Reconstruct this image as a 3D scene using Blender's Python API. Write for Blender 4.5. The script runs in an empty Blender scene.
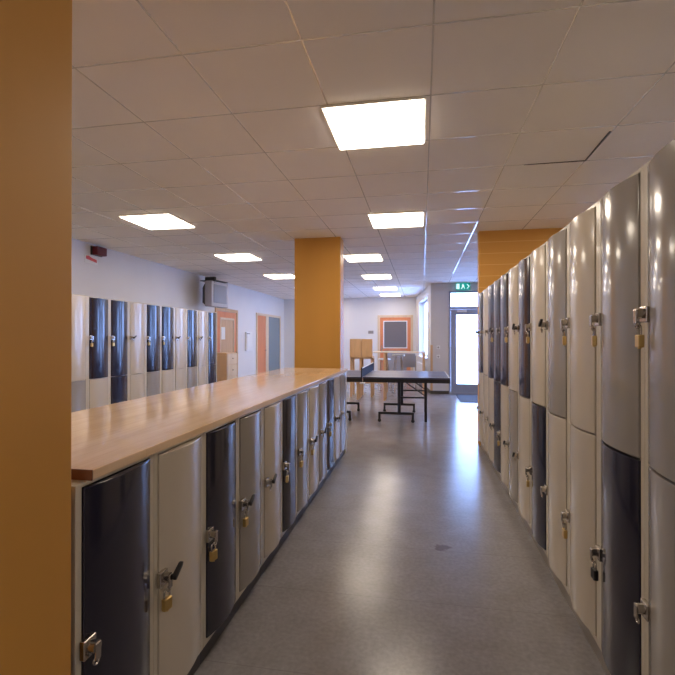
import bpy, bmesh, math, random
from mathutils import Vector, Matrix
random.seed(7)
C = bpy.context.scene.collection
PI = math.pi
SC = bpy.context.scene

# ------------------------------------------------------------------ materials
def new_mat(name):
    m = bpy.data.materials.new(name); m.use_nodes = True
    nt = m.node_tree
    return m, nt, nt.nodes['Principled BSDF']

def paint(name, col, rough=0.5, metal=0.0, coat=0.0, var=0.0, vscale=6.0, bump=0.0, bscale=60.0, spec=0.5):
    m, nt, p = new_mat(name)
    p.inputs['Base Color'].default_value = (*col, 1)
    p.inputs['Roughness'].default_value = rough
    p.inputs['Metallic'].default_value = metal
    p.inputs['Coat Weight'].default_value = coat
    p.inputs['Coat Roughness'].default_value = 0.08
    p.inputs['Specular IOR Level'].default_value = spec
    tc = nt.nodes.new('ShaderNodeTexCoord')
    if var > 0:
        n = nt.nodes.new('ShaderNodeTexNoise'); n.inputs['Scale'].default_value = vscale
        n.inputs['Detail'].default_value = 4
        nt.links.new(tc.outputs['Object'], n.inputs['Vector'])
        r = nt.nodes.new('ShaderNodeValToRGB')
        r.color_ramp.elements[0].position = 0.3; r.color_ramp.elements[1].position = 0.7
        r.color_ramp.elements[0].color = (*[c*(1-var) for c in col], 1)
        r.color_ramp.elements[1].color = (*[min(1, c*(1+var)) for c in col], 1)
        nt.links.new(n.outputs['Fac'], r.inputs['Fac'])
        nt.links.new(r.outputs['Color'], p.inputs['Base Color'])
    if bump > 0:
        n2 = nt.nodes.new('ShaderNodeTexNoise'); n2.inputs['Scale'].default_value = bscale
        nt.links.new(tc.outputs['Object'], n2.inputs['Vector'])
        b = nt.nodes.new('ShaderNodeBump'); b.inputs['Strength'].default_value = bump
        b.inputs['Distance'].default_value = 0.002
        nt.links.new(n2.outputs['Fac'], b.inputs['Height'])
        nt.links.new(b.outputs['Normal'], p.inputs['Normal'])
    return m

def wood(name, c0, c1, rough=0.4, stretch=(1, 12, 12), scale=3.0, coat=0.0):
    m, nt, p = new_mat(name)
    tc = nt.nodes.new('ShaderNodeTexCoord'); mp = nt.nodes.new('ShaderNodeMapping')
    mp.inputs['Scale'].default_value = stretch
    n = nt.nodes.new('ShaderNodeTexNoise'); n.inputs['Scale'].default_value = scale
    n.inputs['Detail'].default_value = 6; n.inputs['Distortion'].default_value = 0.6
    r = nt.nodes.new('ShaderNodeValToRGB')
    r.color_ramp.elements[0].color = (*c0, 1); r.color_ramp.elements[1].color = (*c1, 1)
    r.color_ramp.elements[0].position = 0.3; r.color_ramp.elements[1].position = 0.7
    nt.links.new(tc.outputs['Object'], mp.inputs['Vector']); nt.links.new(mp.outputs['Vector'], n.inputs['Vector'])
    nt.links.new(n.outputs['Fac'], r.inputs['Fac']); nt.links.new(r.outputs['Color'], p.inputs['Base Color'])
    p.inputs['Roughness'].default_value = rough
    p.inputs['Coat Weight'].default_value = coat; p.inputs['Coat Roughness'].default_value = 0.1
    return m

def emit(name, col, strength):
    m, nt, p = new_mat(name)
    p.inputs['Base Color'].default_value = (*[0.8*c for c in col], 1)
    p.inputs['Emission Color'].default_value = (*col, 1)
    p.inputs['Emission Strength'].default_value = strength
    return m

def glass(name, tint=(0.95, 0.97, 1.0), refl=0.08, rough=0.02):
    m = bpy.data.materials.new(name); m.use_nodes = True
    nt = m.node_tree; nt.nodes.clear()
    o = nt.nodes.new('ShaderNodeOutputMaterial'); mx = nt.nodes.new('ShaderNodeMixShader')
    t = nt.nodes.new('ShaderNodeBsdfTransparent'); g = nt.nodes.new('ShaderNodeBsdfGlossy')
    t.inputs['Color'].default_value = (*tint, 1); g.inputs['Roughness'].default_value = rough
    mx.inputs['Fac'].default_value = refl
    nt.links.new(t.outputs[0], mx.inputs[1]); nt.links.new(g.outputs[0], mx.inputs[2])
    nt.links.new(mx.outputs[0], o.inputs['Surface'])
    return m

LAMP = 14.0
M = {}
M['beige'] = paint('beige lacquer', (0.60, 0.525, 0.43), 0.20, coat=0.4)
M['grey'] = paint('grey lacquer', (0.34, 0.31, 0.285), 0.18, coat=0.5)
M['navy'] = paint('navy lacquer', (0.016, 0.015, 0.034), 0.18, coat=0.4)
M['frame'] = paint('locker frame enamel', (0.60, 0.54, 0.44), 0.35, coat=0.2)
M['gapshade'] = paint('open joint shade', (0.05, 0.045, 0.04), 0.7)  # dark tone painting the shade inside the open ceiling joint
M['plinth'] = paint('plinth', (0.30, 0.27, 0.25), 0.5)
M['shadedplinth'] = paint('shaded plinth', (0.06, 0.055, 0.06), 0.5)  # plinth copy darkened to carry the shadow under the low lockers
M['chrome'] = paint('nickel', (0.50, 0.46, 0.42), 0.22, metal=1.0)
M['brass'] = paint('brass', (0.62, 0.43, 0.16), 0.3, metal=0.9)
M['black'] = paint('black plastic', (0.015, 0.014, 0.016), 0.4)
M['blacksteel'] = paint('black steel', (0.012, 0.012, 0.02), 0.4)
M['orange'] = wood('orange paint', (0.60, 0.29, 0.05), (0.65, 0.315, 0.058), 0.45, (1, 1, 0.25), 2.0)
M['whitewall'] = paint('wall paint', (0.70, 0.69, 0.70), 0.6, var=0.02, vscale=1.5, bump=0.05)
M['greywall'] = paint('grey wall paint', (0.62, 0.595, 0.61), 0.6, var=0.02, vscale=1.5, bump=0.05)
M['tbar'] = paint('ceiling rail enamel', (0.82, 0.765, 0.715), 0.08, metal=0.25, spec=0.9)
M['lampframe'] = paint('lamp frame', (0.8, 0.78, 0.74), 0.4)
M['diffuser'] = emit('lamp diffuser', (1.0, 0.86, 0.70), LAMP)
M['white'] = paint('white plastic', (0.75, 0.75, 0.76), 0.35)
M['salmon'] = wood('salmon door', (0.60, 0.20, 0.085), (0.68, 0.25, 0.11), 0.4, (6, 6, 0.6), 3.0)
M['doorwood'] = wood('door frame wood', (0.50, 0.31, 0.17), (0.58, 0.38, 0.22), 0.4, (6, 6, 0.6), 3.0)
M['palewood'] = wood('pale wood', (0.62, 0.48, 0.33), (0.70, 0.56, 0.40), 0.4, (6, 6, 0.8), 3.0)
M['oak'] = wood('oak', (0.62, 0.38, 0.20), (0.70, 0.44, 0.24), 0.4, (6, 6, 0.8), 3.0)
M['cabwood'] = wood('cabinet wood', (0.58, 0.42, 0.27), (0.66, 0.50, 0.33), 0.4, (6, 6, 0.8), 3.0)
M['aluminium'] = paint('blue grey aluminium', (0.30, 0.34, 0.47), 0.4, metal=0.2)
M['whiteframe'] = paint('white window frame', (0.75, 0.76, 0.78), 0.35)
M['baseboard'] = paint('dark skirting', (0.07, 0.065, 0.075), 0.5)
M['glass'] = glass('window glass')
M['doorglass'] = paint('dim door pane', (0.16, 0.15, 0.16), 0.12)
M['bluepane'] = paint('bluish pane', (0.17, 0.22, 0.26), 0.10)
M['red'] = paint('red plastic', (0.10, 0.003, 0.006), 0.5, spec=0.3)
M['signred'] = paint('sign red', (0.6, 0.06, 0.06), 0.5)
M['paper'] = paint('paper', (0.8, 0.8, 0.8), 0.7)
M['tvcase'] = paint('television case', (0.36, 0.35, 0.40), 0.4)
M['tvscreen'] = paint('television screen', (0.17, 0.18, 0.23), 0.35)
M['tabletop'] = paint('table tennis blue', (0.050, 0.056, 0.125), 0.33)
M['net'] = paint('net cloth', (0.02, 0.025, 0.06), 0.8)
M['greypanel'] = paint('grey panel', (0.30, 0.28, 0.29), 0.45)
M['mat'] = paint('mat', (0.05, 0.055, 0.075), 0.85, bump=0.3, bscale=200)
M['snow'] = paint('snow', (0.85, 0.88, 0.95), 0.8, var=0.03, vscale=0.4)
M['signgreen'] = emit('sign green', (0.0, 0.30, 0.24), 0.75)
M['signwhite'] = emit('sign white', (0.75, 1.0, 0.97), 0.8)

# ceiling tiles: faint mottling, roughened mineral fibre
M['ceiling'] = paint('ceiling tile', (0.90, 0.85, 0.80), 0.75, var=0.03, vscale=0.9, bump=0.12, bscale=160)

# worktop: beech staves in strips along the counter
def worktop_mat():
    m, nt, p = new_mat('beech worktop')
    tc = nt.nodes.new('ShaderNodeTexCoord')
    br = nt.nodes.new('ShaderNodeTexBrick')
    mp = nt.nodes.new('ShaderNodeMapping'); mp.inputs['Rotation'].default_value = (0, 0, PI/2)
    nt.links.new(tc.outputs['Object'], mp.inputs['Vector']); nt.links.new(mp.outputs['Vector'], br.inputs['Vector'])
    br.inputs['Color1'].default_value = (0.80, 0.57, 0.36, 1); br.inputs['Color2'].default_value = (0.86, 0.62, 0.40, 1)
    br.inputs['Mortar'].default_value = (0.76, 0.53, 0.33, 1)
    br.inputs['Scale'].default_value = 1.0; br.inputs['Mortar Size'].default_value = 0.001
    br.inputs['Brick Width'].default_value = 0.5; br.inputs['Row Height'].default_value = 0.06
    n = nt.nodes.new('ShaderNodeTexNoise'); mp2 = nt.nodes.new('ShaderNodeMapping')
    mp2.inputs['Scale'].default_value = (25, 2, 25)
    nt.links.new(tc.outputs['Object'], mp2.inputs['Vector']); nt.links.new(mp2.outputs['Vector'], n.inputs['Vector'])
    n.inputs['Scale'].default_value = 2.0; n.inputs['Detail'].default_value = 5
    mx = nt.nodes.new('ShaderNodeMixRGB'); mx.blend_type = 'MULTIPLY'; mx.inputs['Fac'].default_value = 0.25
    r = nt.nodes.new('ShaderNodeValToRGB')
    r.color_ramp.elements[0].color = (0.72, 0.66, 0.6, 1); r.color_ramp.elements[1].color = (1, 1, 1, 1)
    r.color_ramp.elements[0].position = 0.35; r.color_ramp.elements[1].position = 0.6
    nt.links.new(n.outputs['Fac'], r.inputs['Fac'])
    nt.links.new(br.outputs['Color'], mx.inputs['Color1']); nt.links.new(r.outputs['Color'], mx.inputs['Color2'])
    nt.links.new(mx.outputs['Color'], p.inputs['Base Color'])
    p.inputs['Roughness'].default_value = 0.085
    return m
M['worktop'] = worktop_mat()
M['worktopend'] = paint('shaded worktop end', (0.20, 0.075, 0.035), 0.5)  # weak light on the end face painted in as dark brown

# clad column: thin horizontal board joints
def clad_mat():
    m, nt, p = new_mat('orange cladding')
    tc = nt.nodes.new('ShaderNodeTexCoord'); sx = nt.nodes.new('ShaderNodeSeparateXYZ')
    nt.links.new(tc.outputs['Object'], sx.inputs[0])
    a = nt.nodes.new('ShaderNodeMath'); a.operation = 'MULTIPLY'; a.inputs[1].default_value = 1/0.145
    f = nt.nodes.new('ShaderNodeMath'); f.operation = 'FRACT'
    l = nt.nodes.new('ShaderNodeMath'); l.operation = 'LESS_THAN'; l.inputs[1].default_value = 0.05
    nt.links.new(sx.outputs['Z'], a.inputs[0]); nt.links.new(a.outputs[0], f.inputs[0]); nt.links.new(f.outputs[0], l.inputs[0])
    mx = nt.nodes.new('ShaderNodeMixRGB')
    mx.inputs['Color1'].default_value = (0.68, 0.335, 0.07, 1); mx.inputs['Color2'].default_value = (0.80, 0.47, 0.17, 1)
    nt.links.new(l.outputs[0], mx.inputs['Fac']); nt.links.new(mx.outputs[0], p.inputs['Base Color'])
    p.inputs['Roughness'].default_value = 0.45
    return m
M['clad'] = clad_mat()

# floor: grey linoleum, speckled, glossy, with worn stains and sheet seams
def floor_mat():
    m, nt, p = new_mat('linoleum')
    tc = nt.nodes.new('ShaderNodeTexCoord')
    n = nt.nodes.new('ShaderNodeTexNoise'); n.inputs['Scale'].default_value = 45; n.inputs['Detail'].default_value = 6
    nt.links.new(tc.outputs['Object'], n.inputs['Vector'])
    r = nt.nodes.new('ShaderNodeValToRGB')
    r.color_ramp.elements[0].position = 0.32; r.color_ramp.elements[1].position = 0.68
    r.color_ramp.elements[0].color = (0.225, 0.211, 0.215, 1); r.color_ramp.elements[1].color = (0.275, 0.257, 0.262, 1)
    nt.links.new(n.outputs['Fac'], r.inputs['Fac'])
    n2 = nt.nodes.new('ShaderNodeTexNoise'); n2.inputs['Scale'].default_value = 5.0; n2.inputs['Detail'].default_value = 6
    nt.links.new(tc.outputs['Object'], n2.inputs['Vector'])
    r2 = nt.nodes.new('ShaderNodeValToRGB')
    r2.color_ramp.elements[0].position = 0.35; r2.color_ramp.elements[1].position = 0.6
    r2.color_ramp.elements[0].color = (0.88, 0.86, 0.84, 1); r2.color_ramp.elements[1].color = (1, 1, 1, 1)
    nt.links.new(n2.outputs['Fac'], r2.inputs['Fac'])
    mx = nt.nodes.new('ShaderNodeMixRGB'); mx.blend_type = 'MULTIPLY'; mx.inputs['Fac'].default_value = 0.8
    nt.links.new(r.outputs['Color'], mx.inputs['Color1']); nt.links.new(r2.outputs['Color'], mx.inputs['Color2'])
    # sheet seams across the corridor
    sx = nt.nodes.new('ShaderNodeSeparateXYZ'); nt.links.new(tc.outputs['Object'], sx.inputs[0])
    a = nt.nodes.new('ShaderNodeMath'); a.operation = 'MULTIPLY'; a.inputs[1].default_value = 1/0.61
    f = nt.nodes.new('ShaderNodeMath'); f.operation = 'FRACT'
    l = nt.nodes.new('ShaderNodeMath'); l.operation = 'LESS_THAN'; l.inputs[1].default_value = 0.007
    nt.links.new(sx.outputs['Y'], a.inputs[0]); nt.links.new(a.outputs[0], f.inputs[0]); nt.links.new(f.outputs[0], l.inputs[0])
    sm = nt.nodes.new('ShaderNodeMath'); sm.operation = 'MULTIPLY'; sm.inputs[1].default_value = 0.35
    nt.links.new(l.outputs[0], sm.inputs[0])
    m2 = nt.nodes.new('ShaderNodeMixRGB'); m2.inputs['Color2'].default_value = (0.10, 0.085, 0.08, 1)
    nt.links.new(sm.outputs[0], m2.inputs['Fac']); nt.links.new(mx.outputs['Color'], m2.inputs['Color1'])
    # one scuff mark
    def scuff(prev, x, y, rad, col):
        vd = nt.nodes.new('ShaderNodeVectorMath'); vd.operation = 'DISTANCE'; vd.inputs[1].default_value = (x, y, 0)
        nt.links.new(tc.outputs['Object'], vd.inputs[0])
        w = nt.nodes.new('ShaderNodeTexNoise'); w.inputs['Scale'].default_value = 22
        nt.links.new(tc.outputs['Object'], w.inputs['Vector'])
        ad = nt.nodes.new('ShaderNodeMath'); ad.operation = 'MULTIPLY_ADD'; ad.inputs[1].default_value = 0.16; ad.inputs[2].default_value = -0.08
        nt.links.new(w.outputs['Fac'], ad.inputs[0])
        s = nt.nodes.new('ShaderNodeMath'); s.operation = 'ADD'
        nt.links.new(vd.outputs['Value'], s.inputs[0]); nt.links.new(ad.outputs[0], s.inputs[1])
        mr = nt.nodes.new('ShaderNodeMapRange'); mr.inputs['From Min'].default_value = rad*0.55; mr.inputs['From Max'].default_value = rad
        mr.inputs['To Min'].default_value = 0.55; mr.inputs['To Max'].default_value = 0
        nt.links.new(s.outputs[0], mr.inputs['Value'])
        mm = nt.nodes.new('ShaderNodeMixRGB'); mm.inputs['Color2'].default_value = (*col, 1)
        nt.links.new(mr.outputs[0], mm.inputs['Fac']); nt.links.new(prev, mm.inputs['Color1'])
        return mm.outputs['Color']
    out = scuff(m2.outputs['Color'], 0.125, 3.1, 0.055, (0.06, 0.045, 0.05))
    nt.links.new(out, p.inputs['Base Color']); p.inputs['Specular IOR Level'].default_value = 0.42
    rr = nt.nodes.new('ShaderNodeMapRange'); rr.inputs['To Min'].default_value = 0.21; rr.inputs['To Max'].default_value = 0.25
    nt.links.new(n2.outputs['Fac'], rr.inputs['Value']); nt.links.new(rr.outputs[0], p.inputs['Roughness'])
    return m
M['floor'] = floor_mat()

# ------------------------------------------------------------------ mesh helpers
class MB:
    def __init__(self): self.bm = bmesh.new()
    def box(self, x0, x1, y0, y1, z0, z1, bev=0.0, seg=2, rot=None, piv=None):
        b = bmesh.new()
        bmesh.ops.create_cube(b, size=1.0)
        for v in b.verts:
            v.co = Vector(((x0+x1)/2 + v.co.x*(x1-x0), (y0+y1)/2 + v.co.y*(y1-y0), (z0+z1)/2 + v.co.z*(z1-z0)))
        if bev > 0:
            bmesh.ops.bevel(b, geom=list(b.edges), offset=bev, segments=seg, affect='EDGES', profile=0.5)
        if rot is not None:
            pv = Vector(piv) if piv else Vector(((x0+x1)/2, (y0+y1)/2, (z0+z1)/2))
            for v in b.verts: v.co = rot @ (v.co - pv) + pv
        self._merge(b, False); return self
    def _merge(self, b, smooth=True):
        for f in b.faces: f.smooth = smooth
        me = bpy.data.meshes.new('tmp'); b.to_mesh(me); b.free()
        self.bm.from_mesh(me); bpy.data.meshes.remove(me)
    def cyl(self, p0, p1, r, n=14, r2=None):
        p0, p1 = Vector(p0), Vector(p1); d = p1 - p0
        b = bmesh.new()
        bmesh.ops.create_cone(b, cap_ends=True, segments=n, radius1=r, radius2=r if r2 is None else r2, depth=d.length)
        q = Vector((0, 0, 1)).rotation_difference(d.normalized())
        for v in b.verts: v.co = q @ v.co + (p0+p1)/2
        self._merge(b); return self
    def prism(self, poly, axis, a0, a1, bev=0.0):
        # poly: 2D points; axis 'z': (x,y); 'y': (x,z); 'x': (y,z)
        def P(p, a):
            return {'z': (p[0], p[1], a), 'y': (p[0], a, p[1]), 'x': (a, p[0], p[1])}[axis]
        b = bmesh.new()
        lo = [b.verts.new(P(p, a0)) for p in poly]; hi = [b.verts.new(P(p, a1)) for p in poly]
        n = len(poly)
        b.faces.new(lo); b.faces.new(hi)
        for i in range(n): b.faces.new((lo[i], lo[(i+1) % n], hi[(i+1) % n], hi[i]))
        bmesh.ops.recalc_face_normals(b, faces=list(b.faces))
        if bev > 0:
            es = [e for e in b.edges if len(e.link_faces) == 2 and e.calc_face_angle(0) > 0.6]
            bmesh.ops.bevel(b, geom=es, offset=bev, segments=2, affect='EDGES', profile=0.5)
        self._merge(b); return self
    def tube(self, pts, r, n=8):
        pts = [Vector(p) for p in pts]
        b = bmesh.new(); rings = []
        for i, p in enumerate(pts):
            d = (pts[min(i+1, len(pts)-1)] - pts[max(i-1, 0)]).normalized()
            q = Vector((0, 0, 1)).rotation_difference(d)
            rings.append([b.verts.new(p + q @ Vector((r*math.cos(2*PI*k/n), r*math.sin(2*PI*k/n), 0))) for k in range(n)])
        for a, c in zip(rings, rings[1:]):
            best = min(range(n), key=lambda s: sum((a[k].co - c[(k+s) % n].co).length for k in range(n)))
            for k in range(n):
                b.faces.new((a[k], a[(k+1) % n], c[(k+1+best) % n], c[(k+best) % n]))
        b.faces.new(rings[0]); b.faces.new(rings[-1])
        bmesh.ops.recalc_face_normals(b, faces=list(b.faces))
        self._merge(b); return self
    def mesh(self, name, mat, angle=35):
        me = bpy.data.meshes.new(name)
        bmesh.ops.recalc_face_normals(self.bm, faces=list(self.bm.faces))
        self.bm.to_mesh(me); self.bm.free()
        me.materials.append(mat)
        fl = [p.use_smooth for p in me.polygons]
        me.set_sharp_from_angle(angle=math.radians(angle))
        me.polygons.foreach_set('use_smooth', fl)
        return me
    def build(self, name, mat, parent=None, loc=None, rz=0.0):
        return link(name, self.mesh(name, mat), parent, loc, rz)

def link(name, me, parent=None, loc=None, rz=0.0):
    o = bpy.data.objects.new(name, me); C.objects.link(o)
    if parent is not None: o.parent = parent
    if loc is not None: o.location = loc
    o.rotation_euler = (0, 0, rz)
    return o
CACHE = {}
def cached(key, fn):
    if key not in CACHE: CACHE[key] = fn()
    return CACHE[key]
def tag(o, label=None, cat=None, group=None, kind=None):
    if label: o['label'] = label
    if cat: o['category'] = cat
    if group: o['group'] = group
    if kind: o['kind'] = kind
    return o
def thing(name, label, cat, loc=(0, 0, 0), rz=0.0, group=None):
    o = bpy.data.objects.new(name, None); C.objects.link(o)
    o.empty_display_size = 0.1
    o.location = loc; o.rotation_euler = (0, 0, rz)
    return tag(o, label, cat, group)
def struct(name, mb, mat, parent=None, loc=None, label=None):
    o = mb.build(name, mat, parent, loc)
    if parent is None: o['kind'] = 'structure'
    if label: o['label'] = label
    return o
ORD = ['first', 'second', 'third', 'fourth', 'fifth', 'sixth', 'seventh', 'eighth', 'ninth', 'tenth', 'eleventh', 'twelfth']

# ------------------------------------------------------------------ the room
H = 2.76
XL, XR, YB, YE, YF = -4.75, 4.4, -2.6, 11.75, 15.5
CX0, CY0 = 0.22, 11.75         # corner between exit wall and slanted wall
CX1, CY1 = -0.20, 15.5         # corner of slanted wall and far wall
plan = [(XL, YB), (XR, YB), (XR, YE+0.12), (CX0+0.25, YE+0.12), (CX1+0.25, YF), (XL, YF)]
struct('floor', MB().prism(plan, 'z', -0.1, 0.0), M['floor'], label='grey speckled glossy linoleum floor')
struct('ceiling', MB().prism(plan, 'z', H, H+0.1), M['ceiling'], label='suspended ceiling of pale square tiles')

# suspended ceiling rails, 0.6 m grid (thin metal strips just proud of the tiles)
g = MB()
xs = [0.05+0.6*k for k in range(-7, 8)]
ys = [3.27+0.6*k for k in range(-9, 21)]
def xmax(y): return XR if y < YE else CX0 + (y-CY0)/(CY1-CY0)*(CX1-CX0)
w = 0.0045
for x in xs:
    y1 = YE if x > CX0 else YF
    g.box(x-w, x+w, YB, y1, H-0.0015, H+0.001)
for y in ys:
    g.box(XL, xmax(y), y-w, y+w, H-0.0018, H+0.001)
struct('trim_1', g, M['tbar'], label='thin metal rails between the ceiling tiles')
# painted shade of an open joint beside one displaced tile over the right lockers
struct('trim_3', MB().prism([(0.80, 3.866), (1.245, 3.858), (1.232, 3.35), (1.246, 3.35), (1.257, 3.874), (0.80, 3.873)], 'z', H-0.0045, H+0.001), M['gapshade'], label='dark strip painted as shade of an open joint beside a displaced ceiling tile')

t = 0.12
struct('wall_left', MB().box(XL-t, XL, YB, YF, 0, H), M['whitewall'])
struct('wall_back', MB().box(XL-t, XR+t, YB-t, YB, 0, H), M['whitewall'])
struct('wall_right', MB().box(XR, XR+t, YB, YE+t, 0, H), M['whitewall'])
struct('wall_far', MB().box(XL-t, CX1+t, YF, YF+t, 0, H), M['whitewall'])
# exit wall with door opening and a window further right
DX0, DX1, DZ = 0.655, 1.655, 2.56
WX0, WX1, WZ0, WZ1 = 2.5, 3.9, 0.9, 2.4
e = MB()
e.box(CX0, DX0, YE, YE+t, 0, H); e.box(DX0, DX1, YE, YE+t, DZ, H)
e.box(DX1, WX0, YE, YE+t, 0, H); e.box(WX0, WX1, YE, YE+t, 0, WZ0); e.box(WX0, WX1, YE, YE+t, WZ1, H)
e.box(WX1, XR, YE, YE+t, 0, H)
struct('wall_front', e, M['greywall'])
# slanted wall with a tall window (local: x along the wall from far corner to near corner, y outward)
dv = Vector((CX0-CX1, CY0-CY1, 0)); SL = dv.length; sang = math.atan2(dv.y, dv.x)
def slant_struct(name, mb, mat, label=None):
    o = mb.build(name, mat, None, (CX1, CY1, 0), sang); o['kind'] = 'structure'
    if label: o['label'] = label
    return o
S0, S1, SZ0, SZ1 = 1.05, 3.05, 0.86, 2.50
s_ = MB()
t2 = 0.22
s_.box(0, S0, 0, t2, 0, H); s_.box(S1, SL, 0, t2, 0, H); s_.box(S0, S1, 0, t2, 0, SZ0); s_.box(S0, S1, 0, t2, SZ1, H)
slant_struct('wall_side', s_, M['whitewall'])

def framed(x0, x1, z0, z1, y0, y1, b):
    m = MB()
    m.box(x0, x0+b, y0, y1, z0, z1, 0.004); m.box(x1-b, x1, y0, y1, z0, z1, 0.004)
    m.box(x0+b, x1-b, y0, y1, z1-b, z1, 0.004); m.box(x0+b, x1-b, y0, y1, z0, z0+b, 0.004)
    return m
wf = slant_struct('window_1', framed(S0, S1, SZ0, SZ1, 0.13, 0.20, 0.06).box((S0+S1)/2-0.03, (S0+S1)/2+0.03, 0.135, 0.19, SZ0+0.06, SZ1-0.06), M['whiteframe'], 'tall white framed window in the side wall')
MB().box(S0+0.06, S1-0.06, 0.16, 0.166, SZ0+0.06, SZ1-0.06).build('pane', M['glass'], wf)
MB().box(S0-0.05, S1+0.05, -0.06, 0.0, SZ0-0.03, SZ0, 0.004).build('sill', M['whiteframe'], wf)
w2 = struct('window_2', framed(WX0, WX1, WZ0, WZ1, YE-0.01, YE+0.09, 0.07), M['whiteframe'])
MB().box(WX0+0.07, WX1-0.07, YE+0.04, YE+0.046, WZ0+0.07, WZ1-0.07).build('pane', M['glass'], w2)

# skirtings
struct('baseboard_left', MB().box(XL, XL+0.015, YB, 10.0, 0, 0.08).box(XL, XL+0.015, 11.36, 12.7, 0, 0.08), M['baseboard'])
struct('baseboard_far', MB().box(XL, -1.5, YF-0.015, YF, 0, 0.08), M['baseboard'])
struct('baseboard_front', MB().box(CX0, DX0, YE-0.015, YE, 0, 0.08).box(DX1, XR, YE-0.015, YE, 0, 0.08), M['baseboard'])
slant_struct('baseboard_side', MB().box(0, SL, -0.015, 0, 0, 0.08), M['baseboard'])
# wooden corner guard
struct('trim_2', MB().box(CX0-0.012, CX0+0.045, YE-0.014, YE, 0.08, 1.22, 0.003), M['oak'], label='brown wooden corner guard strip')

# exit door: frame, transom, leaf
d = struct('door_1', framed(DX0, DX1, 0.0, DZ, YE-0.02, YE+0.10, 0.045).box(DX0+0.045, DX1-0.045, YE-0.02, YE+0.10, 2.11, 2.17), M['aluminium'], label='glazed blue-grey exit door with transom light')
MB().box(DX0+0.045, DX1-0.045, YE+0.05, YE+0.056, 2.17, DZ-0.045).build('transom_pane', M['glass'], d)
lf = framed(DX0+0.05, DX1-0.05, 0.012, 2.105, YE+0.0, YE+0.055, 0.135).box(DX0+0.175, DX1-0.175, YE+0.0, YE+0.055, 0.137, 0.255).build('leaf', M['aluminium'], d)
MB().box(DX0+0.175, DX1-0.175, YE+0.025, YE+0.031, 0.255, 1.98).build('pane', M['glass'], lf)
MB().cyl((DX1-0.12, YE-0.06, 0.95), (DX1-0.12, YE-0.06, 1.25), 0.014).cyl((DX1-0.12, YE-0.06, 0.98), (DX1-0.12, YE+0.01, 0.98), 0.01).cyl((DX1-0.12, YE-0.06, 1.22), (DX1-0.12, YE+0.01, 1.22), 0.01).build('handle', M['chrome'], lf)
MB().box(DX0+0.2, DX0+0.43, YE-0.055, YE+0.0, 2.03, 2.09, 0.006).build('door_closer', M['whiteframe'], lf)

# far orange door
def far_door():
    x0, x1, zt = -1.47, -0.29, 2.17
    y = YF
    o = struct('door_2', MB().box(x0, x0+0.075, y-0.03, y+0.02, 0, zt, 0.004).box(x1-0.075, x1, y-0.03, y+0.02, 0, zt, 0.004).box(x0+0.075, x1-0.075, y-0.03, y+0.02, zt-0.075, zt, 0.004), M['palewood'], label='salmon orange door with grey panes in the far wall')
    a, b = x0+0.08, x1-0.08
    l = framed(a, b, 0.01, zt-0.08, y-0.02, y, 0.13).box(a+0.13, b-0.13, y-0.02, y, 0.98, 1.08).build('leaf', M['salmon'], o)
    framed(a+0.11, b-0.11, 1.06, zt-0.19, y-0.028, y-0.015, 0.03).build('pane_frame', M['whiteframe'], l)
    MB().box(a+0.13, b-0.13, y-0.014, y-0.008, 1.08, zt-0.21).build('pane', M['doorglass'], l)
    MB().box(a+0.13, b-0.13, y-0.014, y-0.008, 0.14, 0.98).build('lower_pane', M['greypanel'], l)
    MB().box(a+0.04, a+0.08, y-0.03, y-0.018, 0.95, 1.15, 0.003).cyl((a+0.06, y-0.075, 1.05), (a+0.06, y-0.02, 1.05), 0.01).cyl((a+0.06, y-0.07, 1.05), (a+0.18, y-0.07, 1.05), 0.009).build('handle', M['chrome'], l)
far_door()

# doors in the left wall (local: x along the wall = world +Y, wall surface at y=0, room towards -y)
def wall_left_local(name, label):
    o = bpy.data.objects.new(name, None)
    return o
def left_door_a():
    L, zt = 1.32, 2.12
    o = MB().box(0, 0.09, -0.03, 0.01, 0, zt, 0.004).box(L-0.09, L, -0.03, 0.01, 0, zt, 0.004).box(0.09, L-0.09, -0.03, 0.01, zt-0.08, zt, 0.004).build('door_3', M['doorwood'], None, (XL, 10.02, 0), PI/2)
    tag(o, 'orange door with glazed panel behind the wooden drawer cabinet', kind='structure')
    l = framed(0.095, L-0.095, 0.01, zt-0.085, -0.02, 0.0, 0.15).build('leaf', M['salmon'], o)
    framed(0.24, L-0.24, 0.155, zt-0.23, -0.03, -0.012, 0.05).build('pane_frame', M['palewood'], l)
    MB().box(0.27, L-0.27, -0.014, -0.008, 0.2, zt-0.28).build('pane', M['doorwood'], l)
    MB().box(0.33, 0.54, -0.018, -0.015, 1.36, 1.66).build('notice', M['paper'], l)
    MB().cyl((L-0.17, -0.07, 1.03), (L-0.17, -0.015, 1.03), 0.011).cyl((L-0.17, -0.065, 1.03), (L-0.29, -0.065, 1.03), 0.009).build('handle', M['chrome'], l)
left_door_a()
def left_door_b():
    L, zt = 2.30, 2.14
    o = MB().box(0, 0.07, -0.03, 0.01, 0, zt, 0.004).box(L-0.07, L, -0.03, 0.01, 0, zt, 0.004).box(0.07, L-0.07, -0.03, 0.01, zt-0.07, zt, 0.004).box(0.81, 1.06, -0.03, 0.01, 0, zt-0.07, 0.004).build('door_4', M['palewood'], None, (XL, 12.72, 0), PI/2)
    tag(o, 'salmon door with a tall bluish side pane', kind='structure')
    l = MB().box(0.075, 0.805, -0.02, 0.0, 0.01, zt-0.075, 0.003).build('leaf', M['salmon'], o)
    MB().cyl((0.73, -0.07, 1.03), (0.73, -0.015, 1.03), 0.011).cyl((0.73, -0.065, 1.03), (0.61, -0.065, 1.03), 0.009).build('handle', M['chrome'], l)
    MB().box(1.06, L-0.07, -0.014, 0.0, 0.02, zt-0.07).build('side_pane', M['bluepane'], o)
left_door_b()

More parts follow.
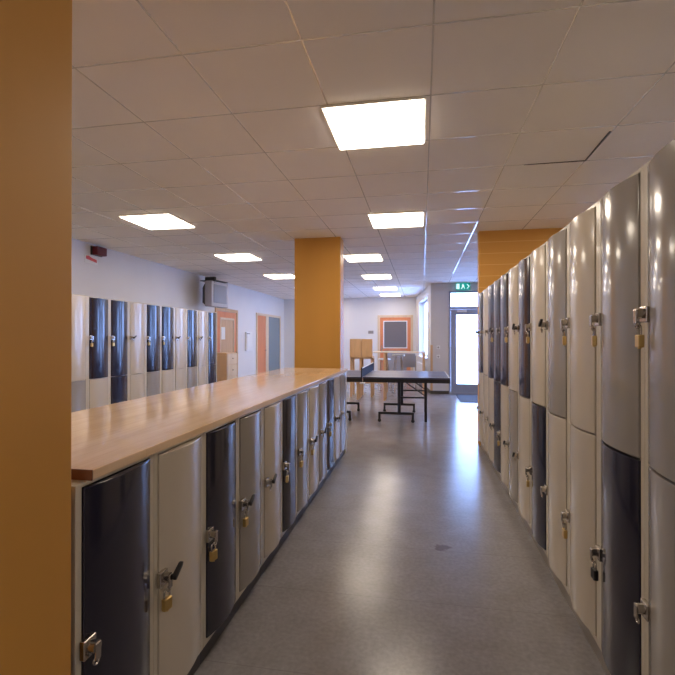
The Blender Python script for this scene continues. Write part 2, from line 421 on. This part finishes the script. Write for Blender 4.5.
# outside: snowy ground
struct('ground', MB().box(-40, 40, YE+0.13, 90, -0.25, -0.12), M['snow'], label='bright snowy ground outside the exit door')

# columns
def column(x0, x1, y0, mat, label, tall=0.257):
    o = MB().box(x0-(x0+x1)/2, x1-(x0+x1)/2, 0, tall, 0, H, 0.004).build('column', mat, None, ((x0+x1)/2, y0, 0))
    return tag(o, label, 'column', 'orange columns')
column(-1.80, -0.903, 0.805, M['orange'], 'orange column nearest the camera, left of the wooden counter')
column(-1.735, -1.09, 6.15, M['orange'], 'orange column at the far end of the wooden counter')
column(0.722, 1.95, 6.15, M['clad'], 'wide orange boarded column at the far end of the right lockers', 0.15)

# ------------------------------------------------------------------ ceiling lights
def ceiling_light(cx, cy, label, grp):
    o = thing('ceiling_light', label, 'ceiling light', (cx, cy, H), 0, grp)
    link('frame', cached('lampframe', lambda: framed(-0.300, 0.300, 0, 0, 0, 0, 0).mesh('x', M['lampframe']) if False else lamp_frame()), o)
    link('diffuser', cached('lampdiff', lambda: MB().box(-0.297, 0.297, -0.297, 0.297, -0.020, -0.003, 0.004).mesh('diffuser', M['diffuser'])), o)
def lamp_frame():
    m = MB(); a, b = 0.309, 0.299
    m.box(-a, a, -a, -b, -0.012, -0.001); m.box(-a, a, b, a, -0.012, -0.001)
    m.box(-a, -b, -b, b, -0.012, -0.001); m.box(b, a, -b, b, -0.012, -0.001)
    return m.mesh('frame', M['lampframe'])
RO = ['nearest', 'second', 'third', 'fourth', 'fifth', 'sixth']
for k in (-2, 0, 1, 2, 3, 4):
    y = 2.985 + 2.4*k
    n = {0: 'largest glowing square ceiling light, nearest the camera above the corridor', 1: 'second square ceiling light from the camera above the corridor',
         2: 'third square ceiling light from the camera, right beside the far orange column', 3: 'fourth square ceiling light from the camera, beyond the table tennis table',
         4: 'fifth square ceiling light from the camera, over the furniture by the orange door'}.get(k, 'square ceiling light above the corridor behind the camera')
    ceiling_light(-0.285 if k < 2 else -0.98, y, n, 'ceiling lights above the corridor')
ceiling_light(-0.98, 14.5, 'farthest square ceiling light, closest to the far wall with the orange door', 'ceiling lights above the corridor')
for k in range(-1, 4):  # unseen row, added to brighten the right column and the ceiling
    ceiling_light(2.45, 2.97 + 2.4*k, 'unseen square ceiling light added to the right, behind the tall lockers', 'added unseen lights behind the right lockers')
for k in range(-2, 5):
    y = 4.95 + 2.4*k
    n = {0: 'square ceiling light on the left, nearest the camera, before the red alarm', 1: 'square ceiling light left of the far orange column, above the wall television',
         2: 'square ceiling light half hidden by the far orange column', 3: 'square ceiling light behind the far orange column', 4: 'square ceiling light in the far left corner, behind the orange column'}.get(k, 'square ceiling light hidden on the left behind the near orange column')
    ceiling_light(-3.05, y, n, 'ceiling lights on the left side')

# ------------------------------------------------------------------ lockers
def door_mesh(w, z0, z1, sag, mat):
    pts = []
    n = 22
    for i in range(n+1):
        tt = -1 + 2*i/n
        pts.append((tt*w/2, -0.004 - sag*(1-tt*tt)))
    pts += [(w/2, 0.012), (-w/2, 0.012)]
    return MB().prism(pts, 'z', z0, z1, 0.0025).mesh('door', mat, 10)
def body_mesh(W, D, Hh, post, rails, foot):
    m = MB()
    a = W/2 - 0.001
    m.box(-a, -a+post, 0, D, foot, Hh); m.box(a-post, a, 0, D, foot, Hh)
    m.box(-a+post, a-post, D-0.01, D, foot, Hh)
    for z0, z1 in rails: m.box(-a+post, a-post, 0.013 if 0.5 < z0 < Hh-0.1 else 0.0, D-0.01, z0, z1)
    return m.mesh('body', M['frame'])
def latch_mesh():
    m = MB()
    m.box(-0.024, 0.024, -0.013, 0.004, -0.026, 0.026, 0.003)
    m.cyl((0, -0.034, 0.004), (0, -0.01, 0.004), 0.017, 18)
    m.box(-0.010, 0.010, -0.038, -0.032, -0.030, 0.016, 0.002)
    m.tube([(0.010*math.cos(a), -0.030, -0.034+0.010*math.sin(a)) for a in [PI*2*k/12 for k in range(13)]], 0.003, 6)
    return m.mesh('latch', M['chrome'])
def lever_mesh():
    m = MB()
    m.prism([(0.004, -0.004), (0.012, -0.010), (0.058, 0.022), (0.062, 0.034), (0.050, 0.036), (0.004, 0.012)], 'y', -0.052, -0.038, 0.003)
    return m.mesh('lever', M['black'])
def padlock_parts(mat):
    b = MB().box(-0.019, 0.019, -0.009, 0.009, -0.068, -0.026, 0.004, 2)
    b.cyl((0, 0, -0.072), (0, 0, -0.068), 0.006)
    s = MB().tube([(-0.0125, 0, -0.03), (-0.0125, 0, -0.008)] + [(0.0125*math.cos(a), 0, -0.008+0.0125*math.sin(a)) for a in [PI - PI*k/8 for k in range(1, 8)]] + [(0.0125, 0, -0.008), (0.0125, 0, -0.03)], 0.0033, 8)
    return b.mesh('padlock_body', mat), s.mesh('shackle', M['chrome'])
def padlock(root, lx, lz, label, kind='brass', group='padlocks on the lockers', sag=0):
    # hangs from the ring under a latch of the locker `root`
    rz = root.rotation_euler.z
    off = Matrix.Rotation(rz, 3, 'Z') @ Vector((lx, -0.030, 0))
    o = thing('padlock', label, 'padlock', (root.location.x+off.x, root.location.y+off.y, lz-0.040), rz + random.uniform(-0.25, 0.25), group)
    mb, ms = cached('padlock'+kind, lambda: padlock_parts(M['brass'] if kind == 'brass' else M['black']))
    link('padlock_body', mb, o); link('shackle', ms, o)
    return o
def locker(name, label, group, loc, rz, W, D, Hh, post, doors, foot, rails, sag, gap=0.008):
    o = thing(name, label, 'locker', loc, rz, group)
    link('body', cached(('body', name, W, Hh), lambda: body_mesh(W, D, Hh, post, rails, foot)), o)
    link('plinth', cached(('plinth', name, W), lambda: MB().box(-W/2+0.001, W/2-0.001, 0.012, D-0.005, 0, foot).mesh('plinth', M['shadedplinth'] if name == 'low_locker' else M['plinth'])), o)
    dw = W - 2*post - 2*gap
    for (z0, z1, col, lz, lever) in doors:
        dr = link('door', cached(('door', W, z0, z1, col), lambda: door_mesh(dw, z0, z1, sag, M[col])), o)
        la = link('latch', cached('latch', latch_mesh), dr, (-dw/2+0.006, -0.008, lz))
        if lever: link('lever', cached('lever', lever_mesh), dr, (-dw/2+0.006, -0.008, lz))
    return o, -dw/2+0.006

NM = {'beige': 'beige', 'grey': 'grey', 'navy': 'navy'}
# right row
RP, RX, RY0 = 0.4035, 0.728, 1.288
up = 'grey grey beige grey beige navy beige navy navy navy beige navy'.split()
lo = 'grey navy beige beige navy beige grey beige navy beige beige beige'.split()
rlev_u = [0, 0, 0, 1, 0, 1, 0, 0, 1, 0, 0, 1]
rlev_l = [0, 0, 0, 0, 0, 1, 1, 0, 1, 0, 1, 0]
rlock_u = {0: 'brass', 1: 'brass', 2: 'brass', 4: 'brass', 6: 'brass', 8: 'brass'}
rlock_l = {1: 'black', 2: 'brass', 4: 'brass', 7: 'brass'}
for k in range(12):
    y = RY0 + (k+0.5)*RP
    where = 'nearest the camera' if k == 0 else ('farthest from the camera' if k == 11 else ORD[k] + ' from the camera')
    both = f'{up[k]} upper and {lo[k]} lower door' if up[k] != lo[k] else f'two {up[k]} doors'
    o, lx = locker('tall_locker', f'locker with {both}, {where} in the right row', 'tall lockers along the right side',
                   (RX, y, 0), -PI/2, RP, 0.5, 1.95, 0.024,
                   [(0.105, 0.957, lo[k], 0.49, rlev_l[k]), (0.965, 1.935, up[k], 1.45, rlev_u[k])], 0.08,
                   [(0.08, 0.10), (0.945, 0.975), (1.938, 1.95)], 0.026)
    wh = 'nearest' if k == 0 else ORD[k]
    if k in rlock_u: padlock(o, lx, 1.45, f'{rlock_u[k]} padlock on the upper door of the {wh} tall locker in right row', rlock_u[k], 'padlocks on the right lockers')
    if k in rlock_l: padlock(o, lx, 0.49, f'{rlock_l[k]} padlock on the lower door of the {wh} tall locker in right row', rlock_l[k], 'padlocks on the right lockers')

# counter row
CP, CX, CYS = 0.3640, -0.905, 1.076
cc = 'navy beige navy grey beige navy grey beige grey navy beige grey'.split()
clev = [0, 1, 0, 1, 1, 0, 0, 1, 1, 0, 1, 0]
clock = {1: 'brass', 2: 'brass', 3: 'brass', 5: 'brass', 6: 'brass', 7: 'brass', 9: 'brass'}
for k in range(12):
    y = CYS + (k+0.5)*CP
    where = 'nearest the camera' if k == 0 else ('farthest from the camera' if k == 11 else ORD[k] + ' from the camera')
    o, lx = locker('low_locker', f'low locker with a {cc[k]} door under the wooden counter, {where}', 'low lockers under the wooden counter',
                   (CX, y, 0), PI/2, CP, 0.4, 0.978, 0.022,
                   [(0.095, 0.966, cc[k], 0.535, clev[k])], 0.07, [(0.07, 0.09), (0.969, 0.978)], 0.024, 0.005)
    wh = 'nearest' if k == 0 else ORD[k]
    if k in clock: padlock(o, lx, 0.535, f'{clock[k]} padlock on the {wh} low locker under the wooden counter', clock[k], 'padlocks on the counter lockers')
o = MB().box(-0.40, 0.0, 0.002, 0.09, 0.0, 0.978, 0.003).build('locker_end_board', M['frame'], None, (CX, CYS+12*CP, 0))
tag(o, 'pale upright board closing the far end of the low lockers', 'board')

# worktop
wt = thing('worktop', 'long glossy beech worktop lying over the row of low lockers', 'worktop', (-1.28, 1.13, 0.9785))
MB().box(-0.42, 0.385, 0.0, 4.44, 0.0, 0.030, 0.003).build('board', M['worktop'], wt)
MB().box(-0.42, 0.385, -0.0035, 0.0, 0.0, 0.030, 0.001).build('end_strip', M['worktopend'], wt)

# back-to-back side of the counter: plain rear panel carrying the worktop's other edge
bk = MB().box(-0.30, 0.0, 0, 4.37, 0.0, 0.978, 0.004).build('counter_support', M['frame'], None, (CX-0.41, CYS, 0))
tag(bk, 'plain pale cupboard backing the low lockers below the worktop', 'cupboard')

# left wall row
LP, LX, LY0 = 0.403, -4.04, 4.60
lu = 'beige navy navy beige navy navy beige navy beige navy'.split()
ll = 'grey beige navy beige grey beige beige grey beige navy'.split()
llev = [0, 0, 0, 1, 0, 0, 1, 0, 1, 0]
llock = {1: 'brass', 2: 'brass', 4: 'brass', 5: 'brass'}
for k in range(10):
    y = LY0 + (k+0.5)*LP
    where = 'leftmost' if k == 0 else ('last' if k == 9 else ORD[k] + ' from the left')
    both = f'{lu[k]} upper and {ll[k]} lower door' if lu[k] != ll[k] else f'two {lu[k]} doors'
    o, lx = locker('wall_locker', f'locker with {both}, {where} on left wall', 'lockers along the left wall',
                   (LX, y, 0), PI/2, LP, 0.6, 1.90, 0.024,
                   [(0.105, 0.867, ll[k], 0.48, 0), (0.875, 1.885, lu[k], 1.385, llev[k])], 0.08,
                   [(0.08, 0.10), (0.855, 0.885), (1.888, 1.90)], 0.026)
    if k in llock: padlock(o, lx, 1.385, f'{llock[k]} padlock on upper door of the {ORD[k]} locker on the left wall', llock[k], 'padlocks on the left wall lockers')

# ------------------------------------------------------------------ things on the left wall
# alarm
al = thing('alarm_sounder', 'dark red box alarm high on the left wall under the ceiling', 'alarm', (XL, 6.05, 2.665), PI/2)
MB().box(-0.115, 0.115, -0.02, 0.0, -0.065, 0.065, 0.004).build('back_plate', M['black'], al)
MB().box(-0.105, 0.105, -0.11, -0.02, -0.06, 0.06, 0.012, 3).build('housing', M['red'], al)
sg = thing('alarm_sign', 'small red and white sign below the red alarm', 'sign', (XL, 5.95, 2.53), PI/2)
MB().box(-0.13, 0.13, -0.006, 0.0, -0.06, 0.055).build('plate', M['paper'], sg)
MB().prism([(-0.11, 0.040), (-0.06, 0.048), (0.0, 0.026), (0.11, 0.008), (0.11, -0.034), (0.0, -0.018), (-0.11, -0.005)], 'y', -0.009, -0.006).build('emblem', M['signred'], sg)

# television on a wall bracket, turned towards the corridor
tv = thing('television', 'old grey box television on a bracket above the left wall lockers', 'television', (-4.28, 9.26, 2.05), PI/2 - math.radians(7))
c = MB().box(-0.33, 0.33, -0.02, 0.15, 0.0, 0.54, 0.02, 3)
c.build('front_case', M['tvcase'], tv)
bm = bmesh.new()
lo_ = [bm.verts.new(v) for v in ((-0.30, 0.15, 0.03), (0.30, 0.15, 0.03), (0.30, 0.15, 0.51), (-0.30, 0.15, 0.51))]
hi_ = [bm.verts.new(v) for v in ((-0.12, 0.34, 0.1), (0.12, 0.34, 0.1), (0.12, 0.34, 0.42), (-0.12, 0.34, 0.42))]
bm.faces.new(lo_); bm.faces.new(hi_)
for i in range(4): bm.faces.new((lo_[i], lo_[(i+1) % 4], hi_[(i+1) % 4], hi_[i]))
mm = MB(); mm._merge(bm, False); mm.build('rear_case', M['black'], tv)
MB().box(-0.255, 0.255, -0.028, -0.018, 0.085, 0.475, 0.004).build('screen', M['tvscreen'], tv)
br = MB().box(-0.24, 0.26, -0.05, 0.32, 0.545, 0.565, 0.003).box(-0.03, 0.03, 0.1, 0.34, 0.565, 0.66).box(-0.24, -0.22, -0.02, 0.0, 0.5, 0.55).build('bracket', M['black'], tv)

nb = thing('wall_panel', 'small flat white panel on the left wall between the two doors', 'panel', (XL, 12.1, 1.3), PI/2)
MB().box(-0.22, 0.22, -0.05, 0.0, -0.26, 0.26, 0.006).build('case', M['white'], nb)
MB().box(-0.19, 0.19, -0.06, -0.05, -0.20, 0.20, 0.004).build('cover', M['white'], nb)
MB().box(-0.19, 0.0, -0.062, -0.05, 0.205, 0.235).build('label_strip', M['greypanel'], nb)

# drawer cabinet past the wall lockers
dc = thing('drawer_cabinet', 'wooden drawer cabinet at the end of the left wall lockers', 'cabinet', (-4.10, 9.48, 0), PI/2)
MB().box(-0.27, 0.27, 0.0, 0.5, 0.05, 1.07, 0.004).build('carcass', M['oak'], dc)
MB().box(-0.25, 0.25, 0.03, 0.48, 0, 0.05).build('plinth', M['black'], dc)
for i in range(4):
    dr = link('drawer', cached('drawer', lambda: MB().box(-0.262, 0.262, -0.02, 0.0, 0.0, 0.243, 0.004).mesh('drawer', M['palewood'])), dc, (0, 0, 0.062+0.251*i))
    link('knob', cached('knob', lambda: MB().cyl((0, -0.022, 0.13), (0, -0.045, 0.13), 0.012).mesh('knob', M['chrome'])), dr)

# plaque beside the far door
tag(MB().box(-0.09, 0.09, -0.012, 0, -0.05, 0.05, 0.003).build('wall_plaque', M['greypanel'], None, (-1.70, YF, 1.60)), 'small grey plaque left of the far orange door', 'plaque')

# sockets on the exit wall
for z, wd in ((1.16, 'upper'), (0.93, 'lower')):
    so = thing('wall_socket', f'{wd} white wall socket beside the exit door', 'socket', (0.40, YE, z))
    MB().box(-0.042, 0.042, -0.012, 0, -0.042, 0.042, 0.004).build('plate', M['white'], so)
    MB().cyl((0, -0.016, 0), (0, -0.010, 0), 0.022, 18).build('socket_ring', M['greypanel'], so)

# exit sign, hung from the ceiling
es = thing('exit_sign', 'green and white lit running-man exit sign over the glazed exit door', 'exit sign', (0.985, YE-0.14, 2.655))
MB().box(-0.17, 0.17, -0.02, 0.02, -0.085, 0.085, 0.004).build('case', M['signgreen'], es)
MB().cyl((-0.1, 0, 0.085), (-0.1, 0, 0.105), 0.006).cyl((0.1, 0, 0.085), (0.1, 0, 0.105), 0.006).build('hanger', M['chrome'], es)
pc = MB()
pc.box(-0.155, -0.085, -0.023, -0.02, -0.065, 0.065)
pc.cyl((-0.005, -0.023, 0.048), (-0.005, -0.02, 0.048), 0.014, 12)
pc.prism([(-0.03, 0.03), (0.02, 0.036), (0.03, 0.0), (0.005, -0.02), (-0.02, -0.01)], 'y', -0.023, -0.02)
pc.prism([(-0.02, -0.01), (0.0, -0.018), (-0.03, -0.065), (-0.05, -0.06)], 'y', -0.0235, -0.02)
pc.prism([(0.005, -0.01), (0.022, -0.012), (0.05, -0.05), (0.035, -0.06)], 'y', -0.0232, -0.02)
pc.prism([(0.085, 0.055), (0.105, 0.055), (0.155, 0.0), (0.105, -0.055), (0.085, -0.055), (0.13, 0.0)], 'y', -0.023, -0.02)
pc.build('pictogram', M['signwhite'], es)

# mat
tag(MB().box(-0.42, 0.42, -0.65, 0.65, 0.0, 0.012, 0.004).build('door_mat', M['mat'], None, (1.24, 10.95, 0)), 'dark grey-blue mat on the floor inside the exit door', 'mat')

# radiator under the slanted window
rd = thing('radiator', 'white panel radiator under the tall side window', 'radiator', (CX1, CY1, 0), sang)
MB().box(1.3, 2.9, -0.10, -0.04, 0.18, 0.68, 0.01).build('panel', M['white'], rd)
for x in (1.5, 2.7): MB().box(x-0.02, x+0.02, -0.045, 0.0, 0.3, 0.6).build('wall_bracket', M['white'], rd)
MB().cyl((1.4, -0.07, 0.0), (1.4, -0.07, 0.2), 0.01).build('pipe', M['white'], rd)

# ------------------------------------------------------------------ table tennis table
TT = thing('table_tennis_table', 'dark blue table tennis table with black folding frame and net', 'table', (-0.94, 7.36+0.7625, 0))
for s in (-1, 1):
    a, b = (0.006, 1.37) if s > 0 else (-1.37, -0.006)
    tp = MB().box(a, b, -0.7625, 0.7625, 0.735, 0.76, 0.002).build('table_half', M['tabletop'], TT)
    ln = MB(); z0, z1 = 0.7598, 0.7606
    ln.box(a, b, -0.762, -0.742, z0, z1); ln.box(a, b, 0.742, 0.762, z0, z1); ln.box(a, b, -0.0015, 0.0015, z0, z1)
    xe = 1.37 if s > 0 else -1.37
    ln.box(min(xe, xe-s*0.02), max(xe, xe-s*0.02), -0.742, 0.742, z0, z1)
    ln.build('white_lines', M['white'], tp)
    ap = MB()
    ap.box(a, b, -0.755, -0.73, 0.675, 0.735); ap.box(a, b, 0.73, 0.755, 0.675, 0.735)
    ap.box(min(xe, xe-s*0.025), max(xe, xe-s*0.025), -0.73, 0.73, 0.675, 0.735)
    ap.build('apron', M['blacksteel'], TT)
    for yy in (-0.5, 0.55):
        MB().box(s*1.0-0.02, s*1.0+0.02, yy-0.02, yy+0.02, 0.02, 0.735, 0.003).build('leg', M['blacksteel'], TT)
        MB().box(s*0.57-0.025, s*0.57+0.025, yy-0.025, yy+0.025, 0.14, 0.735, 0.003).build('post', M['blacksteel'], TT)
        lo_x, hi_x = sorted((s*0.23, s*0.81))
        fb = MB().box(lo_x, hi_x, yy-0.022, yy+0.022, 0.13, 0.17, 0.003)
        fb.box(lo_x, lo_x+0.035, yy-0.018, yy+0.018, 0.045, 0.14); fb.box(hi_x-0.035, hi_x, yy-0.018, yy+0.018, 0.045, 0.14)
        fbo = fb.build('foot_bar', M['blacksteel'], TT)
        for x in (lo_x+0.0175, hi_x-0.0175):
            link('wheel', cached('wheel', lambda: MB().cyl((0, -0.012, 0.028), (0, 0.012, 0.028), 0.028, 20).mesh('wheel', M['black'])), fbo, (x, yy, 0))
        MB().box(*sorted((s*0.57, s*1.0)), yy-0.012, yy+0.012, 0.40, 0.425).build('stretcher', M['blacksteel'], TT)
        bx = MB(); bx.cyl((s*0.62, yy, 0.70), (s*0.98, yy, 0.45), 0.009).build('brace', M['blacksteel'], TT)
    MB().box(s*1.0-0.012, s*1.0+0.012, -0.5, 0.55, 0.28, 0.305).build('cross_rail', M['blacksteel'], TT)
nt_ = MB().box(-0.004, 0.004, -0.90, 0.90, 0.765, 0.905).build('net', M['net'], TT)
MB().box(-0.007, 0.007, -0.90, 0.90, 0.900, 0.915).build('net_tape', M['white'], nt_)
for yy in (-0.9, 0.9):
    MB().cyl((0, yy, 0.70), (0, yy, 0.92), 0.011).box(-0.03, 0.03, yy-0.0 if yy > 0 else yy, yy+0.0 if yy > 0 else yy+0.0001, 0.70, 0.71).build('net_post', M['blacksteel'], TT)
    s2 = 1 if yy > 0 else -1
    MB().box(-0.035, 0.035, min(yy, s2*0.70), max(yy, s2*0.70), 0.658, 0.674, 0.003).build('net_clamp', M['white'], TT)

# ------------------------------------------------------------------ wooden furniture by the far door
st = thing('wooden_stand', 'tall oak stand with two square panels on legs behind the net', 'stand', (-1.415, 10.8, 0))
for s in (-1, 1):
    MB().box(min(0.005*s, 0.27*s), max(0.005*s, 0.27*s), -0.015, 0.015, 0.93, 1.37, 0.004).build('panel', M['oak'], st)
for x in (-0.245, -0.02, 0.245):
    for yy in (0.035, 0.42):
        MB().box(x-0.025, x+0.025, yy-0.02, yy+0.02, 0.0, 1.33 if yy < 0.1 else 0.95, 0.003).build('leg', M['oak'], st)
MB().box(-0.27, 0.27, 0.015, 0.44, 0.90, 0.928, 0.003).build('shelf', M['oak'], st)
MB().box(-0.22, 0.22, 0.02, 0.05, 0.36, 0.42, 0.003).build('rail', M['oak'], st)

ht = thing('high_table', 'high pale wooden table with thin top before the far orange door', 'table', (-0.50, 11.6, 0))
MB().box(-0.74, 0.60, -0.35, 0.35, 1.032, 1.05, 0.004).build('top', M['palewood'], ht)
for x in (-0.40, 0.54):
    for yy in (-0.3, 0.3): MB().box(x-0.03, x+0.03, yy-0.03, yy+0.03, 0, 1.032, 0.003).build('leg', M['oak'], ht)
bn = thing('bench', 'low wooden bench seen beneath the table tennis table, before the high table', 'bench', (-1.10, 10.4, 0))
MB().box(-0.36, 0.34, -0.17, 0.17, 0.38, 0.42, 0.004).build('seat', M['oak'], bn)
for x in (-0.32, 0.28):
    for yy in (-0.13, 0.13): MB().box(x-0.025, x+0.025, yy-0.02, yy+0.02, 0, 0.38, 0.003).build('leg', M['oak'], bn)
def stool(x, y, h, label, seatm):
    s = thing('stool', label, 'stool', (x, y, 0), 0.3, 'chrome stools at the high table')
    sm = MB().cyl((0, 0, h-0.04), (0, 0, h), 0.165, 28, 0.155)
    sm.build('seat', seatm, s)
    for k in range(4):
        a = PI/4 + k*PI/2
        MB().cyl((0.20*math.cos(a), 0.20*math.sin(a), 0), (0.10*math.cos(a), 0.10*math.sin(a), h-0.04), 0.011).build('leg', M['chrome'], s)
    MB().tube([(0.163*math.cos(2*PI*k/24), 0.163*math.sin(2*PI*k/24), 0.30) for k in range(25)], 0.008).build('foot_ring', M['chrome'], s)
stool(-0.60, 12.05, 0.97, 'taller white topped chrome stool behind the high table', M['white'])
stool(-0.98, 12.2, 0.86, 'lower white topped chrome stool behind the high table, further left', M['white'])
ch = thing('chair', 'dark grey backed chair behind the high wooden table', 'chair', (-0.36, 12.7, 0))
MB().box(-0.18, 0.18, -0.02, 0.01, 0.60, 0.98, 0.012).build('backrest', M['greypanel'], ch)
MB().box(-0.21, 0.21, 0.0, 0.42, 0.44, 0.48, 0.012).build('seat', M['greypanel'], ch)
for x in (-0.19, 0.19):
    MB().cyl((x, 0.01, 0), (x, 0.01, 0.92), 0.012).build('leg', M['chrome'], ch)
    MB().cyl((x, 0.39, 0), (x, 0.39, 0.45), 0.012).build('leg', M['chrome'], ch)

# ------------------------------------------------------------------ daylight
wd = bpy.data.worlds.new('sky'); SC.world = wd; wd.use_nodes = True
bg = wd.node_tree.nodes['Background']
bg.inputs['Color'].default_value = (0.32, 0.50, 1.0, 1)
bg.inputs['Strength'].default_value = 15.0

# ------------------------------------------------------------------ camera
cam = bpy.data.cameras.new('camera'); co = bpy.data.objects.new('camera', cam); C.objects.link(co)
cam.sensor_width = 36.0; cam.lens = 36.0*460/675; cam.clip_start = 0.02
co.location = (0, 0, 1.37)
co.rotation_euler = (PI/2 + 1.5/460, 0, math.atan(84.5/460))
SC.camera = co
vs = SC.view_settings
vs.view_transform = 'Standard'; vs.look = 'None'; vs.gamma = 1.0; vs.use_curve_mapping = False
vs.exposure = 0.16
